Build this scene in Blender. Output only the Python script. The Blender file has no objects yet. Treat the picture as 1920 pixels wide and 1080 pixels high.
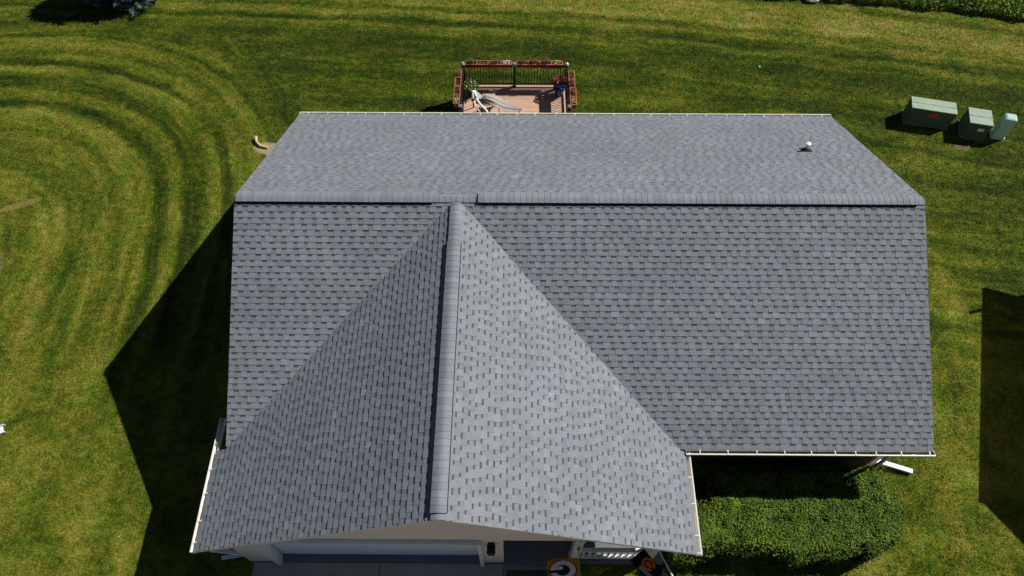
import bpy, bmesh, math, random
import numpy as np
from mathutils import Vector, Matrix, noise as mnoise
R = math.radians
random.seed(11)
S = bpy.context.scene
COL = S.collection
RH = 5.145                                   # height of the main ridge above the lawn (ground z = 0)

# ------------------------------------------------------------------ camera
CAM = dict(x=1.404, y=-11.01, z=13.844 + RH, pitch=-58.445, yaw=-0.509, roll=-0.113, f=1391.2)
def make_camera():
    y, p, r = R(CAM['yaw']), R(CAM['pitch']), R(CAM['roll'])
    fw = Vector((math.sin(y)*math.cos(p), math.cos(y)*math.cos(p), math.sin(p)))
    rt = Vector((math.cos(y), -math.sin(y), 0)); up = rt.cross(fw)
    rt2 = rt*math.cos(r) + up*math.sin(r); up2 = up*math.cos(r) - rt*math.sin(r)
    M = Matrix((rt2, up2, -fw)).transposed().to_4x4()
    M.translation = (CAM['x'], CAM['y'], CAM['z'])
    cd = bpy.data.cameras.new('camera'); cd.sensor_width = 36; cd.sensor_fit = 'HORIZONTAL'
    cd.lens = CAM['f']/1920*36; cd.clip_start = .1; cd.clip_end = 3000
    o = bpy.data.objects.new('camera', cd); COL.objects.link(o); o.matrix_world = M
    S.camera = o
make_camera()

# ------------------------------------------------------------------ world, sun, exposure
SUN_AZ, SUN_EL = 65.8, 43.8                  # azimuth clockwise from +Y
w = bpy.data.worlds.new('World'); S.world = w; w.use_nodes = True
nt = w.node_tree; nt.nodes.clear()
sky = nt.nodes.new('ShaderNodeTexSky'); sky.sky_type = 'NISHITA'; sky.sun_disc = False
sky.sun_elevation = R(SUN_EL); sky.sun_rotation = R(SUN_AZ); sky.air_density = .5; sky.dust_density = .3; sky.altitude = 300
bg = nt.nodes.new('ShaderNodeBackground'); bg.inputs[1].default_value = .05
wo = nt.nodes.new('ShaderNodeOutputWorld')
nt.links.new(sky.outputs[0], bg.inputs[0]); nt.links.new(bg.outputs[0], wo.inputs[0])
sl = bpy.data.lights.new('sun', 'SUN'); sl.energy = 5.0; sl.angle = R(.5); sl.color = (1, .968, .92)
so = bpy.data.objects.new('sun', sl); COL.objects.link(so)
sd = Vector((math.sin(R(SUN_AZ))*math.cos(R(SUN_EL)), math.cos(R(SUN_AZ))*math.cos(R(SUN_EL)), math.sin(R(SUN_EL))))
so.rotation_euler = sd.to_track_quat('Z', 'Y').to_euler(); so.location = sd*60
vs = S.view_settings; vs.view_transform = 'Standard'; vs.look = 'None'; vs.exposure = .03; vs.gamma = 1

# ------------------------------------------------------------------ helpers
class MB:
    def __init__(s): s.v = []; s.f = []; s.m = []; s.t = []
    def add(s, vs, fs, m=0, t=1.0):
        n = len(s.v); s.v += [tuple(v) for v in vs]
        for f in fs: s.f.append(tuple(i+n for i in f)); s.m.append(m); s.t.append(t)
    def box(s, c, d, rz=0, m=0, t=1.0, M=None):
        c = Vector(c); x, y, z = d[0]/2, d[1]/2, d[2]/2
        Q = M if M is not None else Matrix.Rotation(rz, 3, 'Z')
        vs = [c + Q @ Vector((a*x, b*y, e*z)) for a in (-1, 1) for b in (-1, 1) for e in (-1, 1)]
        s.add(vs, [(0,1,3,2), (4,6,7,5), (0,4,5,1), (2,3,7,6), (0,2,6,4), (1,5,7,3)], m, t)
    def bar(s, a, b, w, h=None, up=(0,0,1), m=0, t=1.0):
        a, b = Vector(a), Vector(b); d = (b-a); L = d.length; d.normalize()
        upv = Vector(up)
        if abs(d.dot(upv)) > .99: upv = Vector((1,0,0))
        x = d.cross(upv).normalized(); z = x.cross(d).normalized()
        s.box((a+b)/2, (w, L, h or w), M=Matrix((x, d, z)).transposed(), m=m, t=t)
    def tube(s, pts, r, n=8, m=0, t=1.0, cap=True):
        pts = [Vector(p) for p in pts]; rings = []
        rr = r if isinstance(r, (list, tuple)) else [r]*len(pts)
        px = None
        for i, p in enumerate(pts):
            d = (pts[min(i+1, len(pts)-1)] - pts[max(i-1, 0)]).normalized()
            if px is None:
                px = d.orthogonal().normalized()
            px = (px - d*px.dot(d)).normalized(); py = d.cross(px)
            rings.append([p + (px*math.cos(2*math.pi*k/n) + py*math.sin(2*math.pi*k/n))*rr[i] for k in range(n)])
        vs = [v for g in rings for v in g]; fs = []
        for i in range(len(pts)-1):
            for k in range(n): fs.append((i*n+k, i*n+(k+1)%n, (i+1)*n+(k+1)%n, (i+1)*n+k))
        if cap: fs.append(tuple(range(n))[::-1]); fs.append(tuple((len(pts)-1)*n+k for k in range(n)))
        s.add(vs, fs, m, t)
    def prism(s, poly, a, b, m=0, t=1.0):       # poly: points (Vector); swept by vector from a to b offset
        n = len(poly); a, b = Vector(a), Vector(b)
        vs = [Vector(p)+a for p in poly] + [Vector(p)+b for p in poly]
        s.add(vs, [tuple(range(n))[::-1], tuple(range(n, 2*n))] + [(i, (i+1)%n, n+(i+1)%n, n+i) for i in range(n)], m, t)
    def lathe(s, prof, c, n=16, m=0, t=1.0):    # prof: (r, z)
        vs = []; fs = []; c = Vector(c)
        for r, z in prof:
            for k in range(n): vs.append(c + Vector((r*math.cos(2*math.pi*k/n), r*math.sin(2*math.pi*k/n), z)))
        for i in range(len(prof)-1):
            for k in range(n): fs.append((i*n+k, i*n+(k+1)%n, (i+1)*n+(k+1)%n, (i+1)*n+k))
        fs.append(tuple(range(n))[::-1]); fs.append(tuple((len(prof)-1)*n+k for k in range(n)))
        s.add(vs, fs, m, t)
    def build(s, name, mats, parent=None, smooth=False, bevel=0, fix=True):
        me = bpy.data.meshes.new(name); me.from_pydata(s.v, [], s.f)
        if not isinstance(mats, (list, tuple)): mats = [mats]
        for m in mats: me.materials.append(m)
        me.polygons.foreach_set('material_index', s.m)
        at = me.attributes.new('tone', 'FLOAT', 'FACE'); at.data.foreach_set('value', s.t)
        if smooth: me.polygons.foreach_set('use_smooth', [True]*len(s.f))
        if fix:
            bm = bmesh.new(); bm.from_mesh(me); bmesh.ops.recalc_face_normals(bm, faces=bm.faces); bm.to_mesh(me); bm.free()
        me.update()
        o = bpy.data.objects.new(name, me); COL.objects.link(o)
        if parent: o.parent = parent; o.matrix_parent_inverse = Matrix.Translation(parent.location).inverted() if not parent.parent else parent.matrix_parent_inverse.copy() @ Matrix.Identity(4)
        if parent and parent.parent: o.matrix_parent_inverse = Matrix.Identity(4)
        if bevel:
            b = o.modifiers.new('bevel', 'BEVEL'); b.width = bevel; b.segments = 2; b.limit_method = 'ANGLE'; b.angle_limit = R(40)
        return o

def tag(o, label=None, cat=None, group=None, kind=None):
    if label: o['label'] = label
    if cat: o['category'] = cat
    if group: o['group'] = group
    if kind: o['kind'] = kind
    return o
def empty(name, loc, label, cat, group=None):
    o = bpy.data.objects.new(name, None); COL.objects.link(o); o.location = loc
    o.empty_display_size = .2
    return tag(o, label, cat, group)
def kids(o): return [c for c in bpy.data.objects if c.parent == o]
def copy_tree(o, parent=None):
    c = o.copy(); COL.objects.link(c)
    if parent: c.parent = parent
    for k in kids(o): copy_tree(k, c)
    return c

# ------------------------------------------------------------------ materials
class NT:
    def __init__(s, name):
        s.m = bpy.data.materials.new(name); s.m.use_nodes = True
        s.t = s.m.node_tree; s.b = s.t.nodes['Principled BSDF']
    def n(s, typ, **kw):
        q = s.t.nodes.new(typ)
        for k, v in kw.items(): setattr(q, k, v)
        return q
    def l(s, a, b): s.t.links.new(a, b)
    def put(s, sock, v):
        if isinstance(v, (int, float)): sock.default_value = (v, v, v, 1) if sock.type == 'RGBA' else v
        elif isinstance(v, (tuple, list)): sock.default_value = (*v, 1) if len(v) == 3 and sock.type == 'RGBA' else v
        else: s.l(v, sock)
    def math(s, op, a, b=0., c=None, clamp=False):
        q = s.n('ShaderNodeMath', operation=op); q.use_clamp = clamp
        s.put(q.inputs[0], a); s.put(q.inputs[1], b)
        if c is not None: s.put(q.inputs[2], c)
        return q.outputs[0]
    def noise(s, vec, scale, detail=2., rough=.5, dim='3D', dist=0.):
        q = s.n('ShaderNodeTexNoise', noise_dimensions=dim)
        if dim == '1D': s.put(q.inputs['W'], vec)
        elif vec is not None: s.l(vec, q.inputs['Vector'])
        q.inputs['Scale'].default_value = scale; q.inputs['Detail'].default_value = detail
        q.inputs['Roughness'].default_value = rough; q.inputs['Distortion'].default_value = dist
        return q.outputs['Fac']
    def ramp(s, f, stops, interp='LINEAR'):
        q = s.n('ShaderNodeValToRGB'); q.color_ramp.interpolation = interp
        e = q.color_ramp.elements
        while len(e) < len(stops): e.new(.5)
        for i, (p, c) in enumerate(stops):
            e[i].position = p; e[i].color = (c, c, c, 1) if isinstance(c, (int, float)) else (*c, 1)
        s.put(q.inputs[0], f); return q.outputs[0]
    def mix(s, f, a, b, mode='MIX'):
        q = s.n('ShaderNodeMix', data_type='RGBA', blend_type=mode)
        s.put(q.inputs[0], f); s.put(q.inputs[6], a); s.put(q.inputs[7], b); return q.outputs[2]
    def mapr(s, v, a, b, c, d, kind='LINEAR'):
        q = s.n('ShaderNodeMapRange', interpolation_type=kind)
        for i, x in enumerate((v, a, b, c, d)): s.put(q.inputs[i], x)
        return q.outputs[0]
    def bump(s, h, strength, dist):
        q = s.n('ShaderNodeBump'); q.inputs['Strength'].default_value = strength; q.inputs['Distance'].default_value = dist
        s.l(h, q.inputs['Height']); s.l(q.outputs[0], s.b.inputs['Normal'])
    def pos(s): return s.n('ShaderNodeNewGeometry').outputs['Position']
    def obj(s): return s.n('ShaderNodeTexCoord').outputs['Object']
    def tone(s): return s.n('ShaderNodeAttribute', attribute_name='tone').outputs['Fac']
    def fin(s, col, rough=.8, spec=.3, metal=0.):
        s.put(s.b.inputs['Base Color'], col); s.put(s.b.inputs['Roughness'], rough)
        s.b.inputs['Specular IOR Level'].default_value = spec; s.b.inputs['Metallic'].default_value = metal
        return s.m

def simple(name, col, rough=.6, spec=.3, var=.12, scale=6., bump=0., bscale=60., metal=0., dirt=None):
    k = NT(name); o = k.obj()
    n1 = k.noise(o, scale, 4, .6)
    f = k.mapr(n1, .3, .7, 1-var, 1+var)
    f = k.math('MULTIPLY', f, k.tone())
    c = k.mix(1., col, f, 'MULTIPLY')
    if dirt:
        d = k.mapr(k.noise(o, scale*.6, 5, .65), .52, .72, 0, .7)
        c = k.mix(d, c, dirt)
    if bump: k.bump(k.noise(o, bscale, 3, .6), bump, .01)
    return k.fin(c, rough, spec, metal)

def shingle_mat():
    k = NT('asphalt_shingle'); p = k.pos()
    gran = k.noise(p, 95, 2, .7); mott = k.noise(p, .5, 4, .6); streak = k.noise(p, 5, 3, .6)
    f = k.math('MULTIPLY', k.tone(), k.mapr(gran, .3, .7, .66, 1.34))
    f = k.math('MULTIPLY', f, k.mapr(mott, .3, .7, .92, 1.08))
    f = k.math('MULTIPLY', f, k.mapr(streak, .3, .7, .94, 1.06))
    hue = k.mix(k.mapr(k.noise(p, 1.3, 3, .6), .35, .65, 0, 1), (.186, .202, .227), (.200, .211, .231))
    c = k.mix(1., hue, f, 'MULTIPLY')
    k.bump(gran, .35, .006)
    k.b.inputs['Sheen Weight'].default_value = .12; k.b.inputs['Sheen Roughness'].default_value = .55; k.b.inputs['Sheen Tint'].default_value = (.75, .8, .9, 1)
    return k.fin(c, .72, .45)

def grass_mat():
    k = NT('mown_lawn'); p = k.pos()
    sx = k.n('ShaderNodeSeparateXYZ'); k.l(p, sx.inputs[0]); X, Y = sx.outputs[0], sx.outputs[1]
    wob = k.math('MULTIPLY', k.math('SUBTRACT', k.noise(p, .35, 3, .55), .5), 1.3)
    wob2 = k.math('MULTIPLY', k.math('SUBTRACT', k.noise(p, 2.2, 5, .7), .5), .62)
    wb = k.math('ADD', wob, wob2)
    # mower turns: rounded rings about a point on the left lawn
    dx = k.math('ABSOLUTE', k.math('ADD', X, 17.0)); dy0 = k.math('SUBTRACT', Y, 1.0)
    dy = k.math('MAXIMUM', dy0, k.math('MULTIPLY', dy0, -.25))
    d = k.math('POWER', k.math('ADD', k.math('POWER', dx, 2.5), k.math('POWER', dy, 2.5)), .4)
    d = k.math('ADD', d, k.math('MULTIPLY', wb, .5))
    rings = k.ramp(k.math('DIVIDE', d, 16.), [(0, .60), (.10, .66), (.17, .40), (.22, .62), (.27, .58), (.31, .34), (.345, .60), (.375, .42), (.40, .62), (.43, .60),
        (.446, .14), (.458, .10), (.470, .44), (.487, .62), (.503, .12), (.518, .18), (.528, .08), (.540, .40), (.553, .62), (.567, .66), (.576, .08), (.586, .14),
        (.598, .52), (.625, .40), (.645, .62), (.668, .52), (.677, .12), (.69, .4), (.72, .2), (.80, .2), (.9, .3), (1, .3)])
    # straight passes behind the house, bending away on the right
    xp = k.math('MAXIMUM', X, 0.)
    yy = k.math('ADD', k.math('ADD', Y, k.math('MULTIPLY', X, .06)), k.math('MULTIPLY', k.math('MULTIPLY', xp, xp), .0042))
    yy = k.math('ADD', yy, k.math('MULTIPLY', wb, .5))
    rows = k.ramp(k.math('DIVIDE', yy, 20.), [(0, .40), (.28, .36), (.33, .22), (.37, .42), (.41, .2), (.45, .30), (.485, .16), (.51, .30), (.54, .18),
        (.575, .14), (.595, .30), (.612, .44), (.622, .1), (.634, .30), (.65, .56), (.665, .3), (.68, .62), (.74, .66), (.76, .3), (.8, .6), (1, .5)])
    mask = k.mapr(k.math('ADD', d, k.math('MULTIPLY', wob, .8)), 11.5, 12.4, 0, 1, 'SMOOTHSTEP')
    rows = k.mapr(rows, 0, .7, -.10, .90)
    st = k.mix(mask, rings, rows)
    # right side yard: tracks along the house
    xx = k.math('ADD', k.math('ADD', X, k.math('MULTIPLY', Y, .10)), k.math('MULTIPLY', wb, .55))
    side = k.ramp(k.math('DIVIDE', k.math('SUBTRACT', xx, 10.), 8.), [(0, .35), (.12, .35), (.2, .26), (.28, .62), (.36, .5), (.42, .2), (.5, .62), (.56, .66), (.63, .35), (.8, .25), (1, .25)])
    ms = k.math('MULTIPLY', k.mapr(X, 10.4, 11.2, 0, 1), k.mapr(k.math('ADD', Y, wob), 4.2, 6.0, 1, 0, 'SMOOTHSTEP'))
    st = k.mix(k.math('MULTIPLY', ms, .9), st, side)
    # front lawns: no passes, only blotches
    mf = k.mapr(k.math('ADD', Y, wob), -3.0, -.4, 1, 0, 'SMOOTHSTEP')
    blot = k.mapr(k.noise(p, .9, 5, .68), .32, .68, .20, .96)
    st = k.mix(k.math('MULTIPLY', mf, .8), st, blot)
    st = k.mix(k.mapr(k.noise(p, .45, 3, .6), .36, .62, .0, .45), st, .42)
    big = k.math('MULTIPLY', k.math('SUBTRACT', k.noise(p, .55, 4, .6), .5), .55)
    med = k.math('MULTIPLY', k.math('SUBTRACT', k.noise(p, 4.2, 5, .7), .5), 1.05)
    fine = k.math('MULTIPLY', k.math('SUBTRACT', k.noise(p, 17, 4, .75), .5), 1.3)
    cv = k.n('ShaderNodeCombineXYZ'); k.put(cv.inputs[0], k.math('MULTIPLY', k.mix(mask, d, yy), 1.)); k.put(cv.inputs[1], k.math('MULTIPLY', k.math('SUBTRACT', X, Y), .10))
    strk = k.math('MULTIPLY', k.math('SUBTRACT', k.noise(cv.outputs[0], 2.3, 5, .65), .5), k.mapr(mf, 0, 1, 1.1, .25))
    big = k.math('ADD', big, strk)
    g = k.math('ADD', k.math('ADD', st, big), k.math('ADD', med, fine))
    col = k.ramp(g, [(0, (.026, .040, .004)), (.22, (.054, .074, .006)), (.42, (.108, .128, .009)), (.62, (.200, .192, .022)), (.82, (.30, .258, .050)), (1, (.39, .32, .10))])
    # greener and drier patches
    hue = k.mapr(k.noise(p, 1.5, 5, .7), .42, .62, 0, .9)
    col = k.mix(hue, col, k.mix(1., col, (.64, .98, .6), 'MULTIPLY'))
    brn = k.mapr(k.noise(p, 3.0, 5, .7), .5, .72, 0, .55)
    col = k.mix(brn, col, k.mix(1., col, (1.25, .95, 1.2), 'MULTIPLY'))
    # worn streaks and bare spots
    def spot(cx, cy, lx, ly, ang, c, a):
        nonlocal col
        ca, sa = math.cos(R(ang)), math.sin(R(ang))
        u0 = k.math('SUBTRACT', X, cx); v0 = k.math('SUBTRACT', Y, cy)
        u = k.math('DIVIDE', k.math('ADD', k.math('MULTIPLY', u0, ca), k.math('MULTIPLY', v0, sa)), lx)
        v = k.math('DIVIDE', k.math('SUBTRACT', k.math('MULTIPLY', v0, ca), k.math('MULTIPLY', u0, sa)), ly)
        r = k.math('ADD', k.math('ADD', k.math('MULTIPLY', u, u), k.math('MULTIPLY', v, v)), k.math('MULTIPLY', med, 1.6))
        col = k.mix(k.mapr(r, .5, 1.1, a, 0, 'SMOOTHSTEP'), col, c)
    spot(-14.6, 3.7, .75, .14, 24, (.30, .23, .07), .75)
    spot(-14.6, -.3, .5, 2.3, 0, (.26, .23, .11), .6)
    spot(-6.95, 6.15, .62, .3, -12, (.46, .36, .22), .85)
    spot(15.3, 12.6, .5, .10, -16, (.30, .24, .11), .8)
    spot(14.3, 13.6, .5, .14, -14, (.30, .24, .09), .7)
    spot(17.2, 12.4, .32, .09, -14, (.16, .13, .06), .8)
    spot(13.35, 3.2, .12, .75, 4, (.30, .24, .12), .65)
    spot(12.2, 3.0, .22, 1.4, 8, (.21, .18, .05), .5)
    spot(16.55, 6.35, .3, .16, -10, (.25, .22, .10), .7)
    spot(11.35, -1.2, .10, 1.2, 3, (.25, .21, .09), .5)
    uf = k.noise(p, 42, 3, .75); uf2 = k.noise(p, 110, 2, .7)
    fl = k.math('MULTIPLY', k.mapr(uf, .3, .7, .45, 1.5), k.mapr(uf2, .3, .7, .5, 1.5))
    fl = k.math('MULTIPLY', fl, k.tone())
    col = k.mix(1., col, fl, 'MULTIPLY')
    k.bump(k.math('ADD', k.math('MULTIPLY', uf, 1.), k.math('MULTIPLY', k.noise(p, 14, 3, .7), 1.5)), .9, .035)
    return k.fin(col, .9, .12)

def leaf_mat(name, ca, cb, rough=.5, spec=.35):
    k = NT(name); t = k.tone(); o = k.pos()
    c = k.mix(k.mapr(t, .5, 1.5, 0, 1), ca, cb)
    f = k.mapr(k.noise(o, 3., 3, .6), .3, .7, .8, 1.2)
    c = k.mix(1., c, f, 'MULTIPLY')
    k.b.inputs['Subsurface Weight'].default_value = 0
    return k.fin(c, rough, spec)

def siding_mat():
    k = NT('vinyl_siding'); p = k.pos()
    sx = k.n('ShaderNodeSeparateXYZ'); k.l(p, sx.inputs[0])
    fr = k.math('FRACT', k.math('DIVIDE', sx.outputs[2], .115))
    c = k.mix(k.mapr(k.noise(p, 3, 4, .6), .3, .7, 0, 1), (.82, .71, .64), (.87, .77, .70))
    line = k.mapr(fr, .0, .08, .62, 1)
    c = k.mix(1., c, line, 'MULTIPLY')
    k.bump(fr, .5, .012)
    return k.fin(c, .55, .3)

def brick_mat():
    k = NT('red_brick'); p = k.obj()
    mp = k.n('ShaderNodeMapping'); k.l(p, mp.inputs[0]); mp.inputs['Rotation'].default_value = (R(90), 0, 0)
    q = k.n('ShaderNodeTexBrick'); k.l(mp.outputs[0], q.inputs['Vector'])
    q.inputs['Scale'].default_value = 1; q.inputs['Brick Width'].default_value = .2; q.inputs['Row Height'].default_value = .07
    q.inputs['Mortar Size'].default_value = .006
    q.inputs['Color1'].default_value = (.20, .075, .05, 1); q.inputs['Color2'].default_value = (.15, .055, .04, 1); q.inputs['Mortar'].default_value = (.3, .27, .24, 1)
    return k.fin(q.outputs[0], .85, .2)

def concrete_mat(name, c0):
    k = NT(name); p = k.pos()
    f = k.math('MULTIPLY', k.mapr(k.noise(p, 1.2, 5, .6), .3, .7, .85, 1.15), k.mapr(k.noise(p, 60, 3, .7), .3, .7, .88, 1.12))
    c = k.mix(1., c0, f, 'MULTIPLY')
    c = k.mix(k.mapr(k.noise(p, 2.3, 5, .7), .58, .72, 0, .45), c, (.10, .095, .09))
    k.bump(k.noise(p, 80, 3, .6), .2, .004)
    return k.fin(c, .85, .25)

def decking_mat():
    k = NT('deck_boards'); p = k.obj()
    f = k.math('MULTIPLY', k.tone(), k.mapr(k.noise(p, 5, 4, .6), .3, .7, .9, 1.1))
    mp = k.n('ShaderNodeMapping'); k.l(p, mp.inputs[0]); mp.inputs['Scale'].default_value = (2, 60, 20)
    f = k.math('MULTIPLY', f, k.mapr(k.noise(mp.outputs[0], 1, 3, .6), .3, .7, .9, 1.1))
    return k.fin(k.mix(1., (.58, .365, .255), f, 'MULTIPLY'), .7, .25)

M = {}
M['shingle'] = shingle_mat(); M['grass'] = grass_mat(); M['siding'] = siding_mat(); M['brick'] = brick_mat()
M['white'] = simple('white_paint', (.80, .79, .76), .4, .4, .05, 3, dirt=(.55, .52, .45))
M['gutter_white'] = simple('white_gutter_metal', (.80, .78, .71), .35, .5, .05, 2, dirt=(.60, .56, .45))
M['gutter_dirt'] = simple('gutter_sediment', (.15, .13, .09), .9, .1, .4, 9)
M['gutter_grey'] = simple('grey_gutter_silt', (.20, .21, .23), .9, .1, .2, 9)
M['bare_white'] = simple('white_vinyl', (.82, .83, .84), .45, .4, .03, 3)
M['black'] = simple('black_plastic', (.012, .012, .014), .55, .4, .2)
M['bronze'] = simple('dark_bronze_rail', (.018, .014, .013), .5, .25, .2)
M['cap_grey'] = simple('grey_post_cap', (.20, .22, .24), .35, .5, .1)
M['silver'] = simple('silver_post_cap', (.62, .63, .62), .25, .6, .1, metal=.6)
M['decking'] = decking_mat()
M['drive'] = concrete_mat('driveway_concrete', (.40, .345, .29))
M['walk'] = concrete_mat('porch_concrete', (.17, .17, .18))
M['terra'] = simple('terracotta_plastic', (.42, .135, .07), .5, .35, .12)
M['soil'] = simple('potting_soil', (.045, .028, .018), .95, .1, .4, 25)
M['util'] = simple('shaded_green_enamel', (.050, .092, .058), .55, .3, .1, 4)  # cabinet green darkened, shade of the front faces painted into the colour
M['util_lid'] = simple('sunlit_green_lid', (.31, .40, .30), .7, .25, .06, 4, dirt=(.38, .44, .35))  # cabinet green paled, sunlight on the tops painted into the colour
M['ped'] = simple('pale_green_plastic', (.36, .58, .46), .5, .4, .05, 3)
M['pad'] = concrete_mat('pad_concrete', (.16, .16, .15))
M['red'] = simple('red_warning_decal', (.42, .05, .025), .5, .3, .15, 30)
M['label'] = simple('white_notice_decal', (.62, .66, .72), .5, .3, .15, 40)
M['hedge_leaf'] = leaf_mat('hedge_leaves', (.030, .070, .007), (.195, .29, .034), .5, .12)
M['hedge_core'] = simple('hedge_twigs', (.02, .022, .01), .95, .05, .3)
M['spruce'] = leaf_mat('blue_spruce_needles', (.040, .070, .060), (.12, .175, .16), .6, .2)
M['bark'] = simple('bark', (.09, .065, .045), .95, .1, .3, 12)
M['weed'] = leaf_mat('weed_leaves', (.06, .13, .012), (.27, .40, .055), .5, .15)
M['flowerleaf'] = leaf_mat('planter_leaves', (.05, .10, .02), (.17, .24, .05), .5, .3)
M['dryleaf'] = leaf_mat('planter_rusty_leaves', (.13, .07, .03), (.28, .17, .06), .6, .2)
M['pink'] = leaf_mat('magenta_flowers', (.22, .02, .06), (.46, .06, .15), .5, .3)
M['yellowfl'] = leaf_mat('yellow_flowers', (.40, .38, .10), (.72, .70, .35), .5, .3)
M['whitefl'] = leaf_mat('white_flowers', (.62, .56, .50), (.85, .80, .76), .5, .3)
M['bluepot'] = simple('blue_glaze', (.015, .06, .17), .2, .6, .15)
M['canvas'] = simple('grey_canvas', (.40, .36, .325), .9, .1, .12, 9)
M['gold'] = simple('gold_cloth', (.60, .28, .015), .85, .1, .06, 9)
M['dkgreen'] = simple('dark_green_cloth', (.012, .032, .030), .85, .1, .08, 9)
M['whitecloth'] = simple('white_cloth', (.78, .78, .78), .85, .1, .04, 9)
M['navy'] = simple('black_cloth', (.016, .016, .020), .85, .1, .1, 9)
M['orange'] = simple('orange_cloth', (.75, .13, .03), .85, .1, .06, 9)
M['greycloth'] = simple('grey_cloth', (.30, .33, .33), .85, .1, .06, 9)
M['pole'] = simple('grey_metal_pole', (.45, .45, .45), .35, .5, .1, metal=.5)
M['tan'] = simple('tan_corrugated_plastic', (.55, .44, .28), .6, .3, .12, 8)
M['stone'] = simple('pale_stone', (.50, .47, .43), .9, .15, .2, 9, bump=.4)
M['glass'] = simple('window_glass', (.02, .025, .03), .05, .6, .05)
M['maroon'] = simple('maroon_enamel', (.20, .035, .03), .5, .3, .1)
M['door_white'] = simple('garage_door_paint', (.84, .86, .88), .5, .35, .03, 2)
M['rubber'] = simple('rubber_boot', (.03, .03, .032), .7, .3, .1)

# ------------------------------------------------------------------ ground
def ground():
    b = MB(); h = 500
    b.add([(-h, -h, 0), (h, -h, 0), (h, h, 0), (-h, h, 0)], [(0, 1, 2, 3)])
    tag(b.build('lawn', M['grass'], fix=False), kind='structure', label='mown green and yellowish lawn around the house')
    b = MB(); b.box((-1.15, -14.6, -.046), (7.6, 14.66, .11), m=0)        # driveway slab
    b.box((-1.15, -9.3, .0105), (7.6, .02, .003), m=1)
    for x in (-1.87, 1.16): b.box((x, -10.9, .0105), (.016, 7.2, .003), m=1)
    b.build('driveway', [M['drive'], M['black']])
    tag(bpy.data.objects['driveway'], kind='structure', label='grey concrete driveway in front of the garage')
    b = MB(); b.box((2.02, -9.2, -.036), (1.62, 3.86, .09)); 
    tag(b.build('front_walk', M['drive']), kind='structure', label='grey concrete walk leading to the porch')
ground()

def grass_blades():
    rg = np.random.default_rng(4); N = 420000
    x = rg.uniform(-21, 22, N*2); y = rg.uniform(-8.6, 14.6, N*2)
    dpt = (y+8.6)/23.2
    keep = (x > -11.6-9.0*dpt-.4) & (x < 13.9+8.6*dpt+.4)
    keep &= ~((x > -4.97) & (x < 5.1) & (y > -5.3) & (y < 5.0)) & ~((x > -5.0) & (x < 10.72) & (y > -4.8) & (y < 5.05))
    keep &= ~((x > -4.99) & (x < 4.95) & (y < -4.7) & (x < 2.86)) & ~((x > 2.8) & (x < 5.05) & (y > -7.28) & (y < -4.6))
    keep &= ~((x > -.5) & (x < 3.2) & (y > 5) & (y < 8.7))
    keep &= ~((x > 5.2) & (x < 10.7) & (y > -7.2) & (y < -4.6))
    # bare sand by the drain and under the cabinets stays open
    keep &= ((x+6.95)/.6)**2 + ((y-6.15)/.28)**2 > 1
    x = x[keep][:N]; y = y[keep][:N]; n = len(x)
    h = rg.uniform(.018, .052, n); an = rg.uniform(0, 2*np.pi, n); le = rg.uniform(.2, 1.3, n)*h; w_ = rg.uniform(.005, .011, n)
    la = rg.uniform(0, 2*np.pi, n)
    v = np.empty((n, 3, 3), np.float32)
    v[:, 0] = np.stack([x-np.cos(an)*w_, y-np.sin(an)*w_, np.full(n, .0)], 1)
    v[:, 1] = np.stack([x+np.cos(an)*w_, y+np.sin(an)*w_, np.full(n, .0)], 1)
    v[:, 2] = np.stack([x+np.cos(la)*le, y+np.sin(la)*le, h], 1)
    me = bpy.data.meshes.new('grass'); me.vertices.add(n*3); me.loops.add(n*3); me.polygons.add(n)
    me.vertices.foreach_set('co', v.ravel()); me.loops.foreach_set('vertex_index', np.arange(n*3, dtype=np.int32))
    me.polygons.foreach_set('loop_start', np.arange(0, n*3, 3, dtype=np.int32))
    me.materials.append(M['grass'])
    at = me.attributes.new('tone', 'FLOAT', 'FACE'); at.data.foreach_set('value', rg.uniform(.65, 1.75, n).astype(np.float32))
    me.update(); me.validate()
    o = bpy.data.objects.new('grass', me); COL.objects.link(o)
    tag(o, 'short mown grass blades covering the whole lawn', 'grass', kind='stuff')
grass_blades()

# ------------------------------------------------------------------ the house
XL, XR, P_, A, A2, L, BL, BR = -5.266, 11.054, .516, 5.2, 5.436, 7.516, 5.508, 5.342
YW = -7.24                                                          # garage front wall
cosp = 1/math.hypot(1, P_); sinp = P_*cosp
house = empty('house', (0, 0, 0), 'beige house with a big grey shingle roof, garage gable and white gutters', 'house')

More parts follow.
